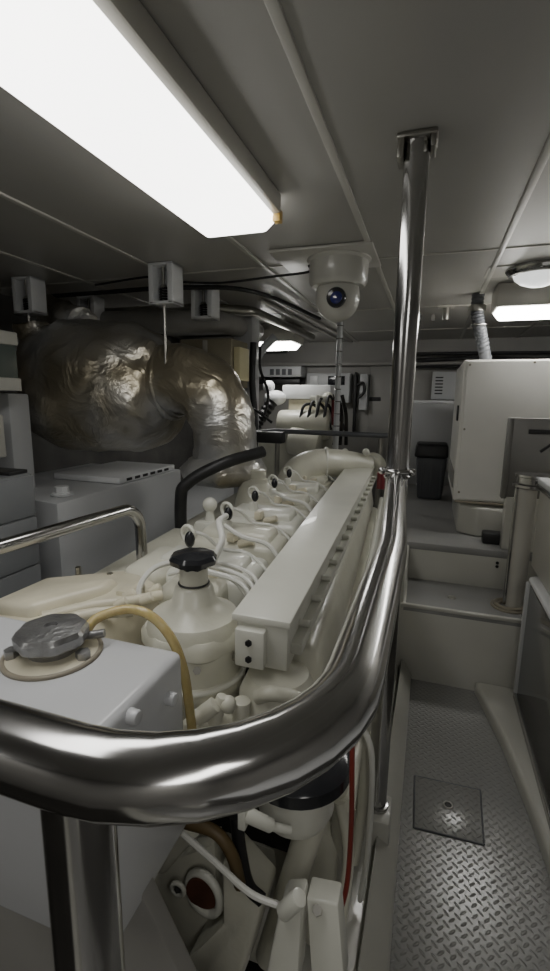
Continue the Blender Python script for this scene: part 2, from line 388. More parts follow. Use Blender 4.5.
# ceiling cable
cb = [at(182, 282, Z=ZC-.02), at(215, 283, Z=ZC-.03), at(240, 281, Z=ZC-.045), at(270, 277, Z=ZC-.04), at(308, 272, Z=ZC-.035)]
tag(MB().tube([(-1.75, 2.2, ZC-.012), (-1.35, 2.13, ZC-.012)]+cb+[(-.54, 2.07, ZC-.035)], .0055, sub=6, seg=8).build('ceiling_cable', M['black']), 'thin black cable running along the ceiling to the dome camera', 'cable')

# ------------------------------------------------------------------ spring hangers
def hanger(x, y, label, w=.125, hgt=.18, dep=.10, rod=.35):
    t = thing('spring_hanger', label, 'pipe hanger', (x, y, ZC), 'spring hangers under the ceiling')
    z1, z0 = ZC-.002, ZC-hgt
    b_ = MB(); b_.box((x-w/2, y-dep/2, z0), (x-w/2+.024, y+dep/2, z1), .004); b_.box((x+w/2-.028, y-dep/2, z0), (x+w/2, y+dep/2, z1), .004)
    b_.box((x-w/2, y-dep/2, z0), (x+w/2, y+dep/2, z0+.014), .003); b_.box((x-w/2, y-dep/2, z1-.012), (x+w/2, y+dep/2, z1), .003); b_.box((x-w/2+.01, y+dep/2-.01, z0), (x+w/2-.01, y+dep/2, z1))
    b_.build('bracket', M['white'], t)
    sp = [V((x-.006+.017*math.cos(a*.7), y-.012+.017*math.sin(a*.7), z0+.016+a*.0013)) for a in range(46)]
    MB().tube(sp, .0045, seg=6).build('spring', M['black'], t)
    q = MB(); q.cyl((x-.006, y-.012, z0+.07), (x-.006, y-.012, z1-.012), .007, seg=10); q.cyl((x-.006, y-.012, z0+.074), (x-.006, y-.012, z0+.09), .02, .012, seg=14)
    q.build('bolt', M['steel_d'], t)
    if rod: MB().cyl((x-.006, y-.012, z0-rod), (x-.006, y-.012, z0+.02), .007, seg=10).build('rod', M['steel_d'], t)
hanger(-1.2, 2.0, 'white spring hanger on the ceiling nearest the foil elbow, with a long rod', rod=.37)
hanger(-2.03, 2.03, 'white spring hanger on the ceiling above the left end of the foil muffler', rod=.12)
hanger(-1.2, 2.4, 'white spring hanger half behind the nearest rod hanger, above the olive box', rod=0)
hanger(-2.03, 2.5, 'white spring hanger in shadow above the middle of the foil muffler', rod=0)

# ------------------------------------------------------------------ foil muffler
mf = thing('exhaust_muffler', 'large exhaust silencer wrapped in crumpled silver foil above the pale cabinet', 'exhaust', (-1.6, 2.15, .92))
b_ = MB()
t = bmesh.new(); bmesh.ops.create_uvsphere(t, u_segments=72, v_segments=48, radius=1)
for v_ in t.verts:
    x, y, z = v_.co
    # super-ellipsoid along x, taller to the left
    f_ = lambda q, e: math.copysign(abs(q)**e, q)
    X_ = f_(z, .5)*.44; k_ = 1.0-.12*max(0, X_/.42)
    v_.co = V((X_, f_(x, .85)*.35*k_, f_(y, .85)*.35*k_))
b_.add(t); bmesh.ops.translate(b_.bm, vec=(-1.70, 2.18, 1.40), verts=b_.bm.verts); b_.rough(.030, 5.)
b_.build('body', M['foil'], mf, 60)
b_ = MB().tube([(-1.32, 2.16, 1.42), (-1.19, 2.13, 1.44), (-1.05, 2.12, 1.38), (-.975, 2.12, 1.25), (-.965, 2.14, 1.08), (-.975, 2.16, .98)], lambda q: .19-.03*min(1, q*2.5), sub=8, seg=40)
b_.rough(.018, 7.); b_.build('elbow', M['foil'], mf, 60)
b_ = MB().lathe((-.98, 2.14, .93), [(.14, 0), (.20, .03), (.215, .07), (.18, .12), (.13, .14)], 40); b_.rough(.03, 8.); b_.build('lower_wrap', M['foil'], mf, 60)
b_ = MB(); b_.torus((-1.28, 2.15, 1.42), .175, .016, axis=(1, 0, .1), seg=40); b_.rough(.01, 20); b_.build('band', M['foil'], mf, 60)
b_ = MB(); b_.tube([(-2.15, 2.3, 1.83), (-2.0, 2.25, 1.78), (-1.85, 2.2, 1.74)], .09, sub=8, seg=30); b_.rough(.03, 9.); b_.build('inlet_pipe', M['foil'], mf, 60)
b_ = MB(); b_.tube([(-2.05, 2.05, 1.72), (-2.04, 2.06, 1.6), (-1.98, 2.1, 1.5)], .08, sub=8, seg=30); b_.rough(.03, 9.); b_.build('side_pipe', M['foil'], mf, 60)

# grey duct / pipes under the ceiling
tag(MB().tube([(-2.35, 2.55, 1.82), (-1.5, 2.58, 1.80), (-1.28, 2.75, 1.82), (-1.27, 3.35, 1.84)], .065, .2, seg=24).build('ceiling_pipe', M['wall']), 'fat grey pipe running behind the foil muffler and away under the ceiling', 'pipe')
for i, (x, lab) in enumerate(((-1.02, 'thin pale conduit on the ceiling nearest the small far light'), (-.93, 'thin pale conduit on the ceiling nearest the dome camera'))):
    tag(MB().tube([(x, 2.75, ZC-.015), (x+.12, 4.9, ZC-.015)], .011, seg=10).build('ceiling_conduit', M['seam']), lab, 'conduit', 'conduits on the far ceiling')

tag(MB().tube([(-2.3, 2.30, ZC-.03), (-1.75, 2.27, ZC-.035), (-1.3, 2.30, ZC-.03), (-.95, 2.5, ZC-.03), (-.80, 3.4, ZC-.03)], .012, sub=8, seg=10).build('ceiling_cable', M['black']), 'thick black cable sagging along the ceiling behind the spring hangers', 'cable')
tag(MB().tube([(-2.3, 2.72, 1.90), (-1.35, 2.72, 1.90), (-1.12, 2.9, 1.90), (-1.05, 4.2, 1.90)], .028, .12, seg=16).build('ceiling_pipe', M['steel_d']), 'slimmer dull metal pipe running above the fat grey ceiling pipe', 'pipe')
# olive control box + yellow tag
t = thing('control_box', 'olive beige control box hanging behind the foil elbow', 'electrical box', (-1.35, 2.75, 1.4))
MB().box((-1.52, 2.68, 1.42), (-1.17, 2.95, 1.71), .008).build('box', M['olive'], t)
MB().box((-1.36, 2.672, 1.44), (-1.33, 2.684, 1.70), .003).build('door_edge', M['beige'], t)
MB().box((-1.165, 2.70, 1.46), (-1.125, 2.86, 1.66), .004).build('warning_tag', M['paper'], t)
# bulkhead pillar, pipes and hoses by it
tag(MB().box((-1.32, 3.05, .45), (-1.18, 3.2, 1.90), .01).build('frame_column', M['cabw']), 'pale vertical hull frame behind the olive control box', 'column')
for i, (pts, r_, lab) in enumerate((
    ([(-1.15, 3.0, 1.72), (-1.16, 3.0, 1.5), (-1.13, 2.98, 1.2), (-1.12, 2.95, .9)], .022, 'thick black hose hanging down the pale hull frame'),
    ([(-1.14, 3.1, 1.70), (-1.13, 3.08, 1.55), (-1.06, 3.05, 1.38), (-1.08, 3.0, 1.2)], .010, 'thin black cable looping right of the hull frame'),
    ([(-1.23, 3.0, 1.3), (-1.1, 2.9, 1.28), (-.98, 2.9, 1.2)], .009, 'thin black cable crossing below the hull frame'))):
    tag(MB().tube(pts, r_, sub=8, seg=12).build('black_hose' if r_ > .02 else 'black_cable', M['black']), lab, 'hose' if r_ > .02 else 'cable')
tag(MB().tube([(-1.12, 3.35, 1.80), (-1.2, 3.3, 1.70), (-1.25, 3.25, 1.58)], .03, sub=8).build('grey_hose', M['cabw']), 'pale grey hose bending down beside the small far light', 'hose')
tag(MB().tube([(-1.0, 1.75, .5), (-.99, 1.72, .9), (-.95, 1.72, 1.0), (-.82, 1.8, 1.08), (-.70, 1.95, 1.12)], .026, sub=8).build('black_hose', M['black']), 'black hose rising beside the engine below the foil elbow', 'hose')

# ------------------------------------------------------------------ left side cabinets
t = thing('storage_cabinet', 'pale grey low cabinet under the foil muffler', 'cabinet', (-1.8, 2.0, .455))
MB().hexa([(-2.2, 1.70, .455), (-2.2, 2.62, .455), (-1.5, 2.62, .455), (-1.5, 1.56, .455)], [(-2.2, 1.68, .90), (-2.2, 2.62, .90), (-1.5, 2.62, .90), (-1.5, 1.56, .895)], .008).build('body', M['cabw'], t)
MB().box((-1.497, 1.70, .44), (-1.47, 2.62, .475), .004).build('plinth', M['cabw'], t)
t = thing('instrument_tray', 'flat pale tray with slotted edge on top of the low grey cabinet', 'tray', (-1.68, 2.3, .9))
MB().box((-1.95, 2.02, .901), (-1.52, 2.58, .935), .006).build('tray', M['white'], t)
for k in range(6):
    MB().box((-1.522, 2.08+k*.075, .910), (-1.517, 2.125+k*.075, .924)).build('slot', M['black'], t)
t = thing('screw_cap', 'small white round cap fitting on the near corner of the low grey cabinet', 'cap', (-1.62, 1.72, .90))
MB().lathe((-1.60, 1.70, .899), [(.045, 0), (.045, .012), (.032, .016), (.032, .04), (.027, .044)], 8).build('cap', M['white'], t)
MB().lathe((-1.60, 1.70, .899), [(.05, 0), (.05, .006), (.046, .008)], 24).build('flange', M['cabw'], t)
t = thing('drawer_cabinet', 'mid grey cabinet of stacked drawers at the left edge', 'cabinet', (-1.75, 1.2, .4))
MB().box((-2.1, .62, .455), (-1.52, 1.46, 1.04), .004).build('body', M['cabd'], t)
for z0, z1 in ((.46, .66), (.668, .865), (.873, 1.035)):
    MB().box((-1.522, .64, z0), (-1.507, 1.455, z1), .004).build('drawer', M['cabd'], t)
MB().box((-1.72, 1.38, 1.04), (-1.55, 1.47, 1.055), .003).build('latch', M['black'], t)
t = thing('fuse_box', 'wall box with cream frame and smoky window at the left edge', 'electrical box', (-1.75, 1.5, 1.37))
MB().box((-2.0, 1.30, 1.56), (-1.70, 1.62, 1.615), .006).build('top_rim', M['gel'], t)
MB().box((-2.0, 1.30, 1.37), (-1.70, 1.62, 1.425), .006).build('bottom_rim', M['gel'], t)
MB().box((-2.0, 1.31, 1.42), (-1.71, 1.615, 1.565), .004).build('window', M['green'], t)
t = thing('junction_box', 'small white junction box under the fuse box at the left edge', 'electrical box', (-1.8, 1.4, 1.08))
MB().box((-1.95, 1.25, 1.09), (-1.72, 1.53, 1.27), .006).build('box', M['gel'], t)
MB().box((-1.723, 1.28, 1.11), (-1.715, 1.50, 1.17), .003).build('cover', M['gel'], t)
t_ = MB(); [t_.tube([(-1.74, 1.30+.06*k, 1.36), (-1.70, 1.36+.05*k, 1.31-.02*k), (-1.72, 1.42+.04*k, 1.26)], .006, sub=6, seg=8) for k in range(3)]
t_.build('cable', M['black'], t)
struct(MB().box((-2.4, 1.68, .45), (-1.85, 1.80, 1.36), .01), 'trim_17', M['cabw'])

# ------------------------------------------------------------------ ENGINE
def E(u, v, z): return V((u-.065*(v-.76), v, z))
en = thing('marine_engine', 'long cream painted marine diesel engine filling the middle of the room', 'engine', (-.5, 1.7, -.3))
def ebox(mb, u0, u1, v0, v1, z0, z1, bev=.01, seg=2, ti=0., to=0.):
    mb.hexa([E(u0, v0, z0), E(u0, v1, z0), E(u1, v1, z0), E(u1, v0, z0)], [E(u0+ti, v0+to, z1), E(u0+ti, v1-to, z1), E(u1-ti, v1-to, z1), E(u1-ti, v0+to, z1)], bev, seg); return mb
ebox(MB(), -.82, -.20, 1.02, 2.9, .15, .76, .03).build('block', M['cream'], en)
ebox(MB(), -.62, -.28, .98, 2.7, -.25, .18, .05).build('sump', M['cream'], en)
# long cooler housing
def EC(side, v, z, o=0.):
    return V((-.222+o-.043*(v-.76), v, z)) if side else V((-.325-o-.068*(v-.76), v, z))
def cbox(mb, o, v0, v1, z0, z1, bev):
    mb.hexa([EC(0, v0, z0, o), EC(0, v1, z0, o), EC(1, v1, z0, o), EC(1, v0, z0, o)], [EC(0, v0, z1, o), EC(0, v1, z1, o), EC(1, v1, z1, o), EC(1, v0, z1, o)], bev); return mb
cbox(MB(), 0, .765, 3.0, .845, .938, .004).build('cooler_housing', M['cream_w'], en)
cbox(MB(), .007, .755, 3.02, .936, .951, .004).build('cooler_lid', M['cream_w'], en)
eb = ebox(MB(), -.322, -.262, .742, .77, .852, .928, .005); eb.build('end_plate', M['cream_w'], en)
for z in (.872, .905):
    MB().cyl(E(-.292, .737, z), E(-.292, .747, z), .0065, seg=6).build('bolt', M['black'], en)
sf = MB(); sf.hexa([EC(1, .79, .868, -.002), EC(1, 2.95, .868, -.002), EC(1, 2.95, .868, .022), EC(1, .79, .868, .022)], [EC(1, .79, .892, -.002), EC(1, 2.95, .892, -.002), EC(1, 2.95, .892, .022), EC(1, .79, .892, .022)], .005); sf.build('side_flange', M['cream_w'], en)
for k in range(16):
    v0 = .86+k*.128
    MB().cyl(EC(1, v0, .90), EC(1, v0, .90, .024), .0075, seg=10, bev=.002).build('bolt', M['cream_w'], en)
ebox(MB(), -.30, -.155, .84, 2.88, .70, .862, .03, 3, ti=.03).build('lower_duct', M['cream'], en)
ebox(MB(), -.24, -.13, .86, 2.8, .45, .72, .02).build('side_panel', M['cream'], en)
for k in range(7):
    v0 = 1.0+k*.27
    MB().tube([E(-.13, v0, .66), E(-.10, v0+.01, .62), E(-.10, v0+.02, .50), E(-.13, v0+.03, .45)], .013, sub=5, seg=10).build('drain_pipe', M['cream'], en)
MB().tube([E(-.115, .80, .80), E(-.11, 1.6, .79), E(-.11, 2.7, .79)], .012, seg=10).build('fuel_rail', M['cream_w'], en)
MB().tube([E(-.10, .80, .56), E(-.09, 1.6, .55), E(-.09, 2.7, .55)], .016, seg=10).build('oil_rail', M['cream'], en)
# front timing housing with filler
fh = MB()
fh.lathe((-.445, .82, .70), [(.100, -.05), (.100, .06), (.108, .065), (.108, .085), (.100, .09), (.099, .185), (.090, .205), (.062, .218), (.046, .235), (.040, .262), (.033, .268)], 40)
fh.build('timing_housing', M['cream'], en)
fh = MB(); fh.torus((-.445, .82, .782), .105, .006, seg=40); fh.build('housing_joint', M['cream_w'], en)
# five-lobed shoulders of the housing
sh = MB(); sh.lathe((-.445, .82, .845), [(.100, 0), (.106, .006), (.106, .028), (.098, .04)], 70, lobes=7, amp=.045)
sh.build('shoulder_flange', M['cream'], en)
for a in (250, 300, 350):
    a_ = math.radians(a); MB().cyl((-.445+.096*math.cos(a_), .82+.096*math.sin(a_), .83), (-.445+.107*math.cos(a_), .82+.107*math.sin(a_), .835), .008, seg=6).build('bolt', M['steel_d'], en)
MB().cyl((-.43, .712, .845), (-.43, .73, .845), .008, seg=6).build('bolt', M['black'], en)
nk = MB().cyl((-.445, .82, .94), (-.445, .82, 1.008), .031, .029, 28, .003).build('filler_neck', M['cream'], en)
MB().torus((-.445, .82, .972), .031, .0022, seg=30, ms=6).build('neck_seal', M['black'], en)
MB().lathe((-.445, .82, 1.004), [(.028, 0), (.030, .006), (.047, .012), (.049, .022), (.043, .030), (.02, .034), (.004, .035)], 40, lobes=8, amp=.03).build('filler_cap', M['blackg'], en)
# water pump cluster at the corner below
wp = MB(); wp.lathe((-.345, .70, .70), [(.04, 0), (.048, .02), (.045, .05), (.03, .065), (.01, .07)], 24)
wp.cyl((-.34, .69, .76), (-.325, .70, .815), .014, .011, 16, .002); wp.tube([(-.385, .68, .70), (-.395, .66, .74), (-.375, .65, .775), (-.345, .67, .80)], .011, sub=6, seg=12)
wp.cyl((-.36, .665, .785), (-.33, .68, .81), .015, seg=14, bev=.002); wp.torus((-.345, .66, .725), .03, .008, axis=(.2, 1, .5)); wp.sph((-.315, .70, .80), .016); wp.cyl((-.30, .72, .72), (-.295, .72, .80), .016, seg=14, bev=.002)
wp.build('water_pump', M['cream'], en)
cv = MB(); cv.lathe((-.25, .80, .72), [(.075, 0), (.078, .06), (.06, .10), (.03, .115), (.005, .12)], 28); cv.tube([(-.27, .74, .80), (-.24, .73, .82), (-.20, .76, .80)], .014, sub=6); cv.build('front_casting', M['cream'], en)
# cylinder head covers
for k in range(6):
    v0 = 1.00+k*.30
    hb = ebox(MB(), -.78, -.36, v0, v0+.262, .74, .80, .012); ebox(hb, -.72, -.37, v0+.01, v0+.250, .79, .895-.004*k, .022, 3, ti=.022, to=.014)
    ebox(hb, -.68, -.42, v0+.06, v0+.20, .87, .918, .012, 2, ti=.012, to=.01)
    hd = hb.build('cylinder_head_cover', M['cream'] if k % 2 else M['cream_w'], en)
    for (u, dv) in ((-.69, .03), (-.69, .235), (-.41, .03), (-.41, .235)):
        bt = MB().cyl(E(u, v0+dv, .80), E(u, v0+dv, .835), .012, seg=6).build('bolt', M['cream_w'], hd)
    # injector with loop and black plug
    jx, jz = -.585, .90
    inj = MB(); inj.cyl(E(jx, v0+.09, .88), E(jx, v0+.09, .945), .020, .017, 14, .002); inj.torus(E(jx, v0+.09, .985), .022, .006, axis=(.3, 1, 0)); inj.build('injector', M['cream_w'], hd)
    pl = MB(); pl.sph(E(jx+.012, v0+.075, .975), .017, (.85, .8, 1.35), 14); pl.build('plug', M['blackg'], hd)
    w = MB(); w.tube([E(jx, v0+.09, .995), E(jx+.04, v0+.12, .975), E(jx+.07, v0+.16, .93), E(jx+.15, v0+.18, .915), E(jx+.235, v0+.17, .85)], .005, sub=6, seg=8)
    if k in (0, 1, 3): w.tube([E(jx+.02, v0+.02, .95), E(jx+.09, v0+.0, .925), E(jx+.17, v0+.0, .91), E(jx+.22, v0-.01, .86)], .0075, sub=6, seg=8)
    w.build('fuel_line', M['wire'], hd)
    y_ = MB(); y_.cyl(E(-.52, v0+.03, .89), E(-.47, v0+.03, .905), .013, seg=10, bev=.002); y_.box(E(-.56, v0+.02, .895), E(-.53, v0+.06, .925), .004)
    y_.build('connector', M['cream_y'], hd)
# bundle of lines crossing near the filler
for k in range(3):
    MB().tube([E(-.60+.01*k, 1.0+.03*k, .90), E(-.52, 1.0+.03*k, .925), E(-.43, 1.0+.035*k, .915), E(-.37, .97+.035*k, .90), E(-.345, .93+.03*k, .85)], .0055, sub=7, seg=8).build('fuel_line', M['wire'], en)
MB().tube([(-.60, .84, .88), (-.61, .87, .925), (-.60, .92, .95), (-.56, .97, .95), (-.52, 1.0, .92)], .007, sub=7, seg=8).build('fuel_line', M['wire'], en)
MB().tube([at(213, 562, Z=.94), at(222, 540, Z=.99), at(219, 522, Z=1.02), at(226, 516, Z=1.02)], .009, sub=6, seg=10).build('fuel_line', M['wire'], en)
cn = MB()
for (x, y) in ((133, 590), (141, 602), (124, 598), (115, 606), (150, 592)):
    p_ = at(x, y, Z=.905); cn.cyl(p_, p_+V((.022, .01, .012)), .011, seg=10, bev=.002)
cn.box(at(128, 600, Z=.88)+V((-.02, -.02, 0)), at(128, 600, Z=.88)+V((.03, .03, .03)), .006)
cn.build('connector', M['cream_y'], en)
hs = MB(); hs.tube([(-.73, .70, .90), (-.66, .76, .91), (-.60, .82, .905), (-.565, .88, .90)], .013, sub=7); hs.tube([(-.70, .66, .905), (-.63, .72, .915), (-.57, .78, .905)], .012, sub=7); hs.build('breather_hose', M['cream_y'], en)
# port side cover, large yellowed casting
pc = MB(); pc.hexa([(-.98, .66, .70), (-.98, .98, .70), (-.74, 1.06, .70), (-.58, .98, .70), (-.56, .66, .70)][::-1], [(-.95, .68, .88), (-.95, .93, .875), (-.74, 1.02, .895), (-.615, .95, .90), (-.60, .68, .90)][::-1], .02, 3)
pc.hexa([(-.90, .70, .87), (-.86, .86, .87), (-.70, .93, .87), (-.68, .86, .87), (-.76, .70, .87)][::-1], [(-.88, .71, .91), (-.84, .84, .905), (-.71, .91, .915), (-.70, .85, .915), (-.77, .71, .92)][::-1], .014, 3)
pcc = pc.build('port_cover', M['cream_y'], en)
for (x, y) in ((78, 567), (110, 573), (78, 591), (38, 614)):
    p_ = at(x, y, Z=.893); MB().cyl(p_-V((0, 0, .03)), p_+V((0, 0, .0)), .008, seg=6).build('bolt', M['steel_d'], pcc)
ebox(MB(), -.98, -.80, 1.05, 2.75, .55, .80, .04, 3).build('port_manifold', M['cream'], en)
bk = MB(); ebox(bk, -.60, -.44, .92, 1.06, .76, .90, .03, 3); ebox(bk, -.74, -.62, .98, 1.2, .76, .91, .03, 3); bk.build('head_casting', M['cream'], en)
# ball topped valve
vb = at(210, 520, Y=1.55); vt = MB(); vt.box(vb+V((-.05, -.04, -.10)), vb+V((.05, .05, -.0)), .012); vt.cyl(vb, vb+V((0, 0, .04)), .02, .014, 14); vt.sph(vb+V((0, 0, .06)), .028, seg=16); vt.build('relief_valve', M['cream_w'], en)
# turbo dome
tc_ = at(257, 500, Y=2.1); tb = MB().lathe(tc_+V((0, 0, -.14)), [(.105, 0), (.115, .06), (.11, .12), (.095, .19), (.075, .235), (.045, .25), (.045, .29), (.03, .295)], 32); tb.build('turbo_housing', M['cream'], en)
# crossover elbow pipe at the far end
xo = MB(); xo.tube([at(300, 505, Y=2.55), at(290, 488, Y=2.55), at(300, 470, Y=2.6), at(322, 463, Y=2.7), at(350, 465, Y=2.85), at(368, 470, Y=2.9)], lambda q: .085, sub=8, seg=28); xo.build('crossover_pipe', M['cream'], en)
MB().torus(at(326, 463, Y=2.72), .086, .012, axis=(1, .25, 0)).build('pipe_clamp', M['cream_w'], en)
MB().torus(at(292, 484, Y=2.56), .086, .010, axis=(.5, 0, 1)).build('pipe_clamp', M['cream_w'], en)
for x in (322, 345, 366): MB().sph(at(x, 452, Y=2.85), .022, seg=12).build('pipe_lug', M['cream_w'], en)
eh = MB(); eh.cyl(at(368, 468, Y=2.95), at(368, 468, Y=2.95)+V((.02, .12, 0)), .09, seg=28, bev=.02); eh.build('end_cap', M['cream'], en)
MB().cyl(at(381, 478, Y=2.6)-V((0, 0, .06)), at(381, 478, Y=2.6)+V((0, 0, .03)), .022).build('red_cap', M['redc'], en)
# low front: canister, struts, plate with opening
cn_ = MB().lathe((-.19, .73, .60), [(.03, -.02), (.062, -.012), (.072, .01), (.072, .10), (.07, .11)], 36).build('filter_canister', M['cream_w'], en)
MB().lathe((-.19, .73, .675), [(.085, 0), (.10, .012), (.10, .035), (.09, .045), (.05, .05)], 36).build('filter_head', M['blackg'], en)
MB().cyl((-.15, .76, .60), (-.245, .74, .20), .028, .026, 20).build('strut', M['cream'], en)
pt = MB()
P1 = [at(221, 862, Y=.66), at(262, 908, Y=.66), at(238, 990, Y=.63), at(196, 990, Y=.62), at(184, 962, Y=.63), at(222, 926, Y=.66)]
pt.hexa(P1, [q+V((.0, .10, -.02)) for q in P1], .01); pt.build('mount_plate', M['cream'], en)
P1 = [at(165, 862, Y=.74), at(215, 840, Y=.74), at(216, 905, Y=.72), at(195, 985, Y=.70), at(140, 895, Y=.70)]
pt = MB(); pt.hexa(P1, [q+V((0, .04, 0)) for q in P1], .006); pt.build('drive_plate', M['cream'], en)
hc = at(204, 893, Y=.70)
MB().torus(hc, .040, .009, axis=(-.2, -1, .1), seg=30).build('opening_rim', M['cream_w'], en)
MB().cyl(hc, hc+V((0, -.006, 0)), .038, seg=28).build('opening', M['rust'], en)
MB().torus(at(178, 889, Y=.69), .014, .005, axis=(0, -1, 0)).build('washer', M['cream_w'], en)
MB().cyl(at(178, 889, Y=.70), at(178, 889, Y=.685), .008, seg=6).build('bolt', M['near_black'], en)
MB().cyl(at(160, 860, Y=.71), at(190, 825, Y=.71), .025, seg=18).build('shaft_guard', M['cream'], en)
bb = MB(); q = at(318, 900, Y=.62)
bb.hexa([at(306, 898, Y=.62), at(338, 905, Y=.62), at(345, 990, Y=.58), at(312, 990, Y=.58)][::-1], [v_+V((0, .04, 0)) for v_ in [at(306, 898, Y=.62), at(338, 905, Y=.62), at(345, 990, Y=.58), at(312, 990, Y=.58)][::-1]], .004)
bb.hexa([at(280, 905, Y=.60), at(302, 905, Y=.60), at(298, 990, Y=.57), at(262, 990, Y=.57)][::-1], [v_+V((0, .05, 0)) for v_ in [at(280, 905, Y=.60), at(302, 905, Y=.60), at(298, 990, Y=.57), at(262, 990, Y=.57)][::-1]], .008)
bb.build('foot_bracket', M['cream_w'], en)
MB().cyl(at(318, 912, Y=.625), at(317, 910, Y=.605), .008, seg=6).build('bolt', M['steel_d'], en)
MB().cyl(at(244, 813, Y=.60), at(272, 826, Y=.62), .012, .011, 16, .003).cyl(at(270, 826, Y=.62), at(290, 830, Y=.64), .007, .007, 12).box(at(244, 818, Y=.6)-V((.008, .01, .016)), at(244, 812, Y=.6)+V((.006, .01, .012)), .003).build('hose_fitting', M['cream_w'], en)
MB().cyl(at(300, 897, Y=.59), at(283, 912, Y=.59), .014, seg=14, bev=.003).build('cable_fitting', M['cream_w'], en)
lw = MB()
for (x, y, r_) in ((328, 925, .017), (331, 945, .014), (329, 962, .017)):
    lw.sph(at(x, y, Y=.70), r_, (1, 1, .8), 14)
lw.tube([at(340, 800, Y=.8), at(348, 860, Y=.8), at(335, 960, Y=.72)], .012, sub=6)
lw.build('side_fittings', M['cream'], en)
sm = MB()
for k in range(5): sm.cyl((-.17+.0*k, .90+.12*k, .25), (-.11, .90+.12*k, .25), .03, seg=14, bev=.004)
sm.tube([(-.13, .80, .66), (-.12, .84, .50), (-.13, .9, .30)], .02, sub=6); sm.tube([(-.11, 1.0, .70), (-.09, 1.02, .4), (-.11, 1.05, .15)], .014, sub=6)
sm.box((-.20, .85, .10), (-.12, 2.5, .42), .015); sm.build('side_casting', M['cream'], en)
MB().tube([at(182, 833, Y=.60), at(215, 862, Y=.60), at(250, 893, Y=.60), at(285, 908, Y=.60)], .0055, sub=7, seg=8).build('sensor_cable', M['wire'], en)
MB().tube([at(185, 822, Y=.63), at(215, 832, Y=.63), at(232, 855, Y=.63), at(240, 885, Y=.64)], .011, sub=7, seg=10).build('rubber_strip', M['brown'], en)
MB().tube([at(236, 815, Y=.66), at(240, 850, Y=.66), at(248, 885, Y=.66), at(262, 900, Y=.66)], .012, sub=7, seg=10).build('coolant_hose', M['black'], en)
MB().tube([at(352, 712, Y=.72), at(352, 770, Y=.70), at(351, 830, Y=.70), at(346, 890, Y=.68), at(332, 930, Y=.66)], .0045, sub=8, seg=8).build('red_cable', M['red'], en)
MB().tube([at(362, 725, Y=.95), at(372, 760, Y=.95), at(368, 850, Y=.98), at(360, 900, Y=1.0)], .007, sub=8, seg=8).build('sensor_cable', M['wire'], en)
MB().box((-.80, 1.0, .16), (-.22, 1.03, .72), .01).build('void_shade_sheet', M['near_black'], en)  # dark sheet painting in the shade of the void behind the front parts

# ------------------------------------------------------------------ header tank in the foreground
tk = thing('header_tank', 'boxy white header tank in the near left corner with an amber hose', 'tank', (-.8, .5, .0))
MB().prism([(.615, .618), (.605, .953), (.40, .953), (.36, .90), (.40, .618)], -1.35, -.35, 'x', .013, 4).build('body', M['tank'], tk)
MB().prism([(-1.35, .64), (-.35, .64), (-.18, .30), (-.18, -.3), (-1.35, -.3)], .47, .50, 'y', .004).build('skirt_panel', M['wall'], tk)
cp = V((-.535, .527, .951))
MB().lathe(cp, [(.068, 0), (.068, .006), (.05, .009)], 40).build('cap_seat', M['cream_y'], tk)
MB().torus(cp+V((0, 0, .004)), .070, .004, seg=40).build('seat_gasket', M['edge'], tk)
MB().lathe(cp, [(.036, .006), (.038, .02), (.036, .03)], 30).build('cap_neck', M['capm'], tk)
MB().lathe(cp, [(.046, .022), (.052, .026), (.053, .040), (.048, .047), (.030, .049), (.010, .051), (.009, .046), (.002, .046)], 48, lobes=8, amp=.035).build('radiator_cap', M['capm'], tk)
MB().cyl(cp+V((-.045, -.035, .006)), cp+V((-.045, -.035, .02)), .011, seg=6).build('bolt', M['capm'], tk)
MB().cyl(cp+V((.057, .0, .005)), cp+V((.057, .0, .018)), .011, seg=6).build('bolt', M['capm'], tk)
MB().cyl(cp+V((.03, .03, .022)), cp+V((.062, .045, .026)), .007, seg=10).build('hose_spigot', M['capm'], tk)
MB().tube([cp+V((.03, .035, .024)), (-.50, .59, .99), (-.463, .62, .998), (-.42, .625, .990), (-.385, .628, .955), (-.366, .632, .90), (-.358, .635, .83), (-.352, .645, .70)], .008, sub=8, seg=14).build('overflow_hose', M['hose'], tk)
for (x, y) in ((130, 716), (168, 698)):
    p_ = at(x, y, X=-.35); MB().cyl(p_-V((.004, 0, 0)), p_+V((.014, 0, 0)), .011, .010, 16, .003).build('stud', M['tank'], tk)

# ------------------------------------------------------------------ right side
t = thing('tall_cabinet', 'tall warm white equipment cabinet on the raised deck at right', 'cabinet', (.7, 3.1, .79))
MB().box((.155, 2.84, .79), (1.25, 3.66, 1.578), .008).build('body', M['warmw'], t)
MB().box((.172, 2.826, .80), (1.25, 2.842, 1.57), .005).build('front_panel', M['warmw'], t)
for (x, z) in ((.185, 1.55), (.185, 1.2), (.185, .84), (.5, 1.56)):
    MB().cyl((x, 2.82, z), (x, 2.83, z), .006, seg=10).build('screw', M['edge'], t)
MB().box((.147, 2.95, 1.24), (.157, 3.05, 1.33), .003).build('vent_slot', M['black'], t)
MB().box((.148, 2.90, .85), (.157, 3.7, .95), .003).build('side_louvre', M['wall'], t)
MB().box((.165, 2.818, .78), (1.25, 2.828, .792), .002).build('bottom_trim', M['edge'], t)
tag(MB().prism([(.19, 2.86), (.29, 2.80), (1.2, 2.80), (1.2, 3.5), (.19, 3.5)], .592, .762, bev=.015, seg=3).build('cabinet_plinth', M['gel']), 'cream moulded plinth under the tall white cabinet', 'plinth')
t = thing('steel_panel', 'brushed steel splash panel standing in front of the tall cabinet', 'panel', (.75, 2.65, .9))
MB().box((.375, 2.62, .86), (1.3, 2.66, 1.275), .006).build('sheet', M['panel_s'], t)
MB().box((.375, 2.612, .86), (.40, 2.622, 1.275), .003).build('edge_fold', M['panel_s'], t)
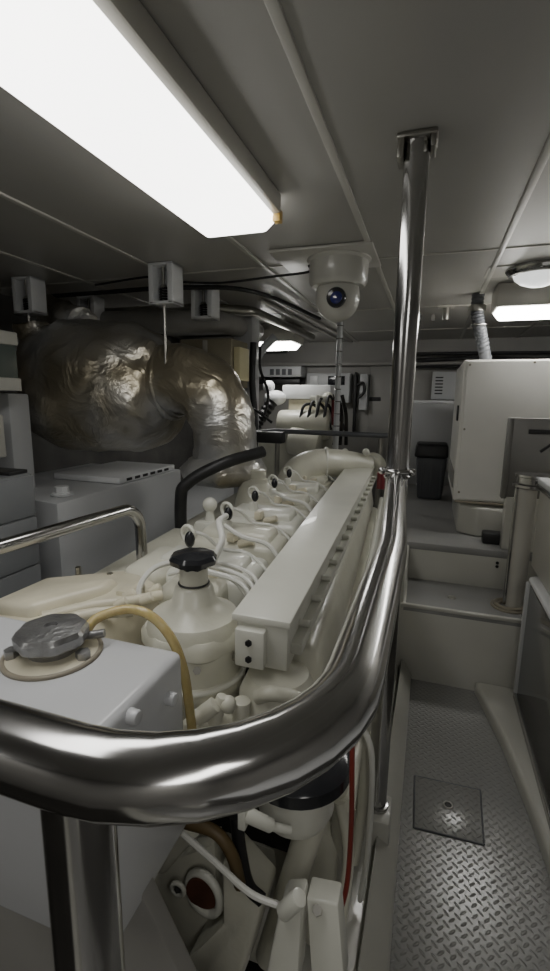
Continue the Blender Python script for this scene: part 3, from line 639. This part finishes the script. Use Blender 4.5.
t_ = at(541, 432, Y=2.61); MB().box(t_+V((-.055, -.01, -.010)), t_+V((.12, .005, .012)), .003).build('slot_handle', M['black'], t)
MB().tube([at(552, 444, Y=2.55), at(540, 452, Y=2.55)], .007, seg=10).build('lever', M['black'], t)
MB().box((.40, 2.60, .592), (1.2, 2.68, .87), .004).build('stand', M['gel'], t)
tag(MB().box((.315, 2.665, .592), (.45, 2.745, .655), .01).build('rubber_block', M['black']), 'black rubber block lying at the foot of the cream plinth', 'block')
# column with chrome ring
t = thing('filter_column', 'beige upright cylinder with chrome rim standing on the lower step', 'filter', (.47, 2.38, .382))
MB().cyl((.443, 2.36, .384), (.443, 2.36, .985), .045, seg=36).build('column', M['beige'], t)
r_ = MB(); r_.lathe((.47, 2.37, .965), [(.075, 0), (.085, .006), (.085, .018), (.07, .024), (.07, .05), (.078, .054), (.078, .064), (.05, .068)], 36); r_.build('chrome_rim', M['steel'], t)
f = MB(); f.torus((.42, 2.35, .393), .06, .010, seg=36); f.torus((.42, 2.35, .388), .045, .008); f.torus((.42, 2.35, .386), .075, .006, seg=36); f.build('coil_base', M['edge'], t)
MB().cyl((.398, 2.335, .40), (.398, 2.335, .965), .008, seg=12).build('edge_pipe', M['steel'], t)
# riser latch and step fitting
tag(MB().cyl((.385, 2.566, .505), (.385, 2.572, .505), .008, seg=12).cyl((.385, 2.566, .525), (.385, 2.572, .525), .008, seg=12).build('riser_latch', M['black']), 'tiny black latch on the upper step riser', 'latch')
tag(MB().lathe((.165, 2.37, .382), [(.022, 0), (.020, .004), (.008, .005)], 20).build('drain_plug', M['steel_d']), 'small dull drain plug in the middle of the lower step', 'plug')
# low console
t = thing('side_console', 'low console with glossy grey face and white top at the right edge', 'cabinet', (.8, 1.0, .05))
MB().prism([(.45, -.6), (1.45, -.6), (1.45, 2.12), (.45, 2.12)], .05, .60, bev=.01).build('body', M['gloss'], t)
MB().prism([(.44, -.6), (1.45, -.6), (1.45, 2.14), (.47, 2.14), (.445, 2.12)], .60, .625, bev=.010, seg=3).build('top', M['white'], t)
MB().box((.438, 2.105, .06), (.462, 2.135, .60), .006).build('corner_trim', M['cabw'], t)
MB().box((.437, -.6, .055), (.455, 2.12, .085), .004).build('bottom_trim', M['steel'], t)
t = thing('work_counter', 'beige counter with white top behind the low console', 'counter', (.9, 2.1, .0))
MB().box((.475, 1.5, .627), (1.45, 2.26, 1.0), .01).build('body', M['beige'], t)
MB().box((.465, 1.48, 1.0), (1.45, 2.27, 1.03), .008, 3).build('top', M['white'], t)
MB().box((.462, 1.50, .982), (.475, 2.265, 1.0), .004).build('edge_trim', M['steel'], t)

# corrugated hose over tall cabinet
hp = [at(477, 310, Y=3.0), at(479, 325, Y=3.0), at(482, 340, Y=3.05), at(487, 356, Y=3.1)]
hp[3].z = 1.582
t = thing('corrugated_hose', 'grey corrugated hose dropping from the ceiling onto the tall white cabinet', 'hose', (hp[0].x, hp[0].y, 1.55))
MB().tube([hp[0]+V((0, 0, .1)), hp[0]+V((0, 0, .0)), hp[1], hp[2], hp[3]], .036, sub=10, seg=18, ribs=.86).build('hose', M['bin'], t)
MB().cyl(hp[0]+V((0, 0, -.01)), hp[0]+V((0, 0, .025)), .048, seg=20, bev=.005).build('collar', M['steel_d'], t)
MB().torus(hp[1], .040, .006).build('hose_clip', M['steel'], t)
# lidded bin
t = thing('waste_bin', 'dark grey plastic bin with black lid on the raised deck', 'bin', (.04, 3.85, .592))
MB().hexa([(-.06, 3.78, .592), (-.06, 3.98, .592), (.14, 3.98, .592), (.12, 3.78, .592)], [(-.085, 3.76, .93), (-.085, 4.0, .93), (.145, 4.0, .93), (.145, 3.76, .93)], .02, 3).build('body', M['bin'], t)
MB().hexa([(-.10, 3.72, .925), (-.10, 4.02, .925), (.15, 4.02, .925), (.15, 3.72, .925)], [(-.09, 3.74, 1.03), (-.09, 4.0, 1.03), (.145, 4.0, 1.03), (.145, 3.74, 1.03)], .02, 3).build('lid', M['black'], t)
for x in (-.03, .04, .11): MB().box((x-.008, 3.762, .62), (x+.008, 3.785, .90), .003).build('rib', M['bin'], t)
t = thing('back_cabinet', 'pale cabinet behind the waste bin at the far end of the deck', 'cabinet', (.0, 4.6, .592))
MB().box((-.20, 4.45, .592), (.19, 4.95, 1.345), .006).build('body', M['cabw'], t)
MB().box((-.21, 4.44, 1.335), (.20, 4.96, 1.36), .004).build('top', M['white'], t)
t = thing('vent_unit', 'pale wall unit with a slotted grille above the far cabinet', 'vent', (.11, 4.9, 1.36))
MB().box((-.01, 4.82, 1.37), (.40, 4.998, 1.63), .008).build('case', M['cabw'], t)
for k in range(6): MB().box((.02, 4.815, 1.42+k*.03), (.09, 4.822, 1.432+k*.03)).build('slot', M['black'], t)
# pipes across the far bulkhead above the cabinet
for k, (z, r_, lab) in enumerate(((1.80, .016, 'topmost black pipe across the far bulkhead'), (1.735, .02, 'middle black pipe across the far bulkhead'), (1.68, .012, 'lowest thin black pipe across the far bulkhead'))):
    tag(MB().tube([(-.35, 4.85, z), (.3, 4.85, z+.02*(k == 1)), (1.3, 4.85, z-.01)], r_, seg=12).build('bulkhead_pipe', M['black']), lab, 'pipe', 'pipes across the far bulkhead')
# ceiling bracket + valve beyond the pillar
t = thing('ceiling_valve', 'small metal valve hanging from the ceiling right of the pillar', 'valve', (.02, 3.3, ZC))
q = at(446, 312, Y=3.3); MB().cyl(q+V((0, 0, -.05)), q+V((0, 0, .05)), .022, seg=16, bev=.004).build('valve_body', M['steel_d'], t)
MB().cyl(q+V((0, 0, .03)), V((q.x, q.y, ZC-.001)), .010, seg=10).build('stem', M['steel_d'], t)
MB().box(q+V((-.045, -.01, .03)), q+V((.045, .01, .045)), .003).build('handle', M['steel_d'], t)
MB().box((q.x-.05, q.y-.04, ZC-.012), (q.x+.05, q.y+.04, ZC-.001), .003).build('base_plate', M['seam'], t)
fr = MB()
for x in (421, 434):
    a_ = at(x, 303, Y=3.6); fr.box(a_+V((-.012, -.02, -.12)), a_+V((.012, .02, .14)), .002)
a_ = at(421, 310, Y=3.6); b2 = at(434, 310, Y=3.6); fr.box(a_+V((0, -.015, -.01)), b2+V((0, .015, .012)), .002)
tag(fr.build('ceiling_bracket', M['wall']), 'grey square ceiling bracket between the pillar and the ceiling valve', 'bracket')

# ------------------------------------------------------------------ far end: generator and bulkhead gear
t = thing('generator', 'second cream machine beyond the rail with a white box on top', 'generator', (-1.2, 4.2, .45))
MB().box((-1.50, 4.0, .455), (-.85, 4.6, 1.02), .03, 3).build('base', M['cream'], t)
q0, q1 = at(282, 399, Y=4.0), at(331, 385, Y=4.0)
MB().box((q0.x, 4.0, q0.z), (q1.x, 4.3, q1.z), .012).build('air_box', M['white'], t)
MB().box((q0.x+.05, 4.03, q0.z-.17), (q1.x-.02, 4.28, q0.z), .012).build('filter_case', M['cream_y'], t)
q = at(275, 398, Y=4.0); g1 = MB(); g1.sph(q, .085, (1.2, 1, .8), 20); g1.sph(q+V((-.06, 0, .10)), .055, seg=14); g1.build('intake_dome', M['white'], t)
MB().tube([at(272, 402, Y=3.9), at(256, 425, Y=3.8), at(248, 440, Y=3.7)], .055, sub=12, seg=18, ribs=.82).build('corrugated_duct', M['black'], t)
g1 = MB(); g1.cyl(at(280, 425, Y=3.9), at(330, 425, Y=3.9), .13, seg=28, bev=.02); g1.cyl(at(290, 440, Y=3.8), at(320, 445, Y=3.8), .12, seg=24, bev=.02)
g1.sph(at(328, 398, Y=3.9), .05, seg=14); g1.build('rocker_case', M['cream'], t)
g1 = MB(); g1.box(at(310, 402, Y=3.85), at(310, 402, Y=3.85)+V((.14, .05, .05)), .006); g1.cyl(at(318, 412, Y=3.85), at(318, 395, Y=3.85), .02, seg=12); g1.build('bracket', M['cream_w'], t)
g1 = MB()
for k in range(4): g1.tube([at(300+8*k, 418, Y=3.8), at(305+8*k, 405-3*k, Y=3.85), at(318+6*k, 408, Y=3.9), at(324+7*k, 430, Y=3.9)], .013, sub=6, seg=8)
g1.build('wiring', M['black'], t)
g1 = MB()
for k in range(3): g1.tube([at(332+5*k, 395, Y=3.9), at(338+4*k, 415, Y=3.9), at(334+6*k, 445, Y=3.9)], .015, sub=6, seg=8)
g1.build('cable_loom', M['near_black'], t)
MB().cyl(at(335, 400, Y=3.88), at(335, 425, Y=3.88), .03, seg=14).build('red_cap', M['redc'], t)

def wallbox(name, label, cat, x0, y0, x1, y1, dep, m, parts=()):
    a, b = at(x0, y1, Y=YF-dep), at(x1, y0, Y=YF-dep)
    t = thing(name, label, cat, ((a.x+b.x)/2, YF-.01, a.z))
    MB().box((a.x, YF-dep, a.z), (b.x, YF-.002, b.z), .008).build('case', m, t)
    for (pn, px0, py0, px1, py1, pm) in parts:
        c_, d_ = at(px0, py1, Y=YF-dep), at(px1, py0, Y=YF-dep)
        MB().box((c_.x, YF-dep-.008, c_.z), (d_.x, YF-dep+.002, d_.z), .002).build(pn, pm, t)
    return t
wallbox('air_unit', 'pale unit with dark slots on the far bulkhead left of the white box', 'vent', 258, 366, 301, 377, .25, M['cabw'], [('slot', 270+6*k, 369, 274+6*k, 375, M['bin']) for k in range(4)])
wallbox('shelf_gap', 'black shelf below the slotted unit on the far bulkhead', 'shelf', 254, 379, 300, 384, .22, M['black'])
wallbox('switch_panel', 'pale switch panel with a dark display on the far bulkhead', 'electrical panel', 306, 373, 350, 402, .15, M['cabw'], [('display', 328, 376, 345, 385, M['blackg']), ('label_plate', 310, 376, 318, 386, M['white'])])
wallbox('meter_box', 'tall pale box on the far bulkhead right of the switch panel', 'electrical panel', 358.5, 374, 368, 410, .12, M['cabw'])
wallbox('cable_tray', 'narrow dark vertical cable tray on the far bulkhead', 'cable tray', 352, 372, 357, 432, .10, M['black'])
wallbox('door_latch', 'short black latch on the grey far bulkhead panel', 'latch', 369, 397, 381, 401, .04, M['black'])
tag(MB().tube([at(357, 385, Y=4.85), at(363, 383, Y=4.85), at(364, 392, Y=4.85), at(358, 398, Y=4.85)], .015, sub=6, seg=10).build('cable_loop', M['black']), 'black cable loop beside the narrow vertical cable tray', 'cable')
struct(MB().box((-.62, YF-.03, .6), (-.30, YF, 1.72), .006), 'door_1', M['wall'])
struct(MB().box((-2.4, YF-.12, 1.70), (1.4, YF, 1.735), .004), 'trim_18', M['wall'])
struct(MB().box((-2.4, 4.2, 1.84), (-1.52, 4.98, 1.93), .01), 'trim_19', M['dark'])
# translucent pole under the dome camera
t = thing('wrapped_pole', 'slim shiny pole hanging beyond the dome camera', 'pole', (-.52, 3.3, .6))
q = at(340, 330, Y=3.3)
MB().cyl((q.x, 3.3, .42), (q.x, 3.3, ZC-.004), .020, seg=18).build('pole', M['cabw'], t)
for k in range(9): MB().torus((q.x, 3.3, 1.85-k*.085), .0205, .004, seg=18, ms=6).build('wrap', M['steel'], t)
MB().cyl((q.x, 3.3, ZC-.02), (q.x, 3.3, ZC-.002), .045, seg=18, bev=.003).build('flange', M['steel_d'], t)
tag(MB().cyl((-.17, 3.3, .58), (-.17, 3.3, 1.27), .012, seg=12).build('short_post', M['white']), 'short slim white post just left of the pillar beyond the engine', 'post')

# ------------------------------------------------------------------ light
w = bpy.data.worlds.new('world'); bpy.context.scene.world = w; w.use_nodes = True
w.node_tree.nodes['Background'].inputs[0].default_value = (1, .975, .93, 1); w.node_tree.nodes['Background'].inputs[1].default_value = .3
vs = bpy.context.scene.view_settings; vs.view_transform = 'AgX'; vs.look = 'None'; vs.exposure = 1.3
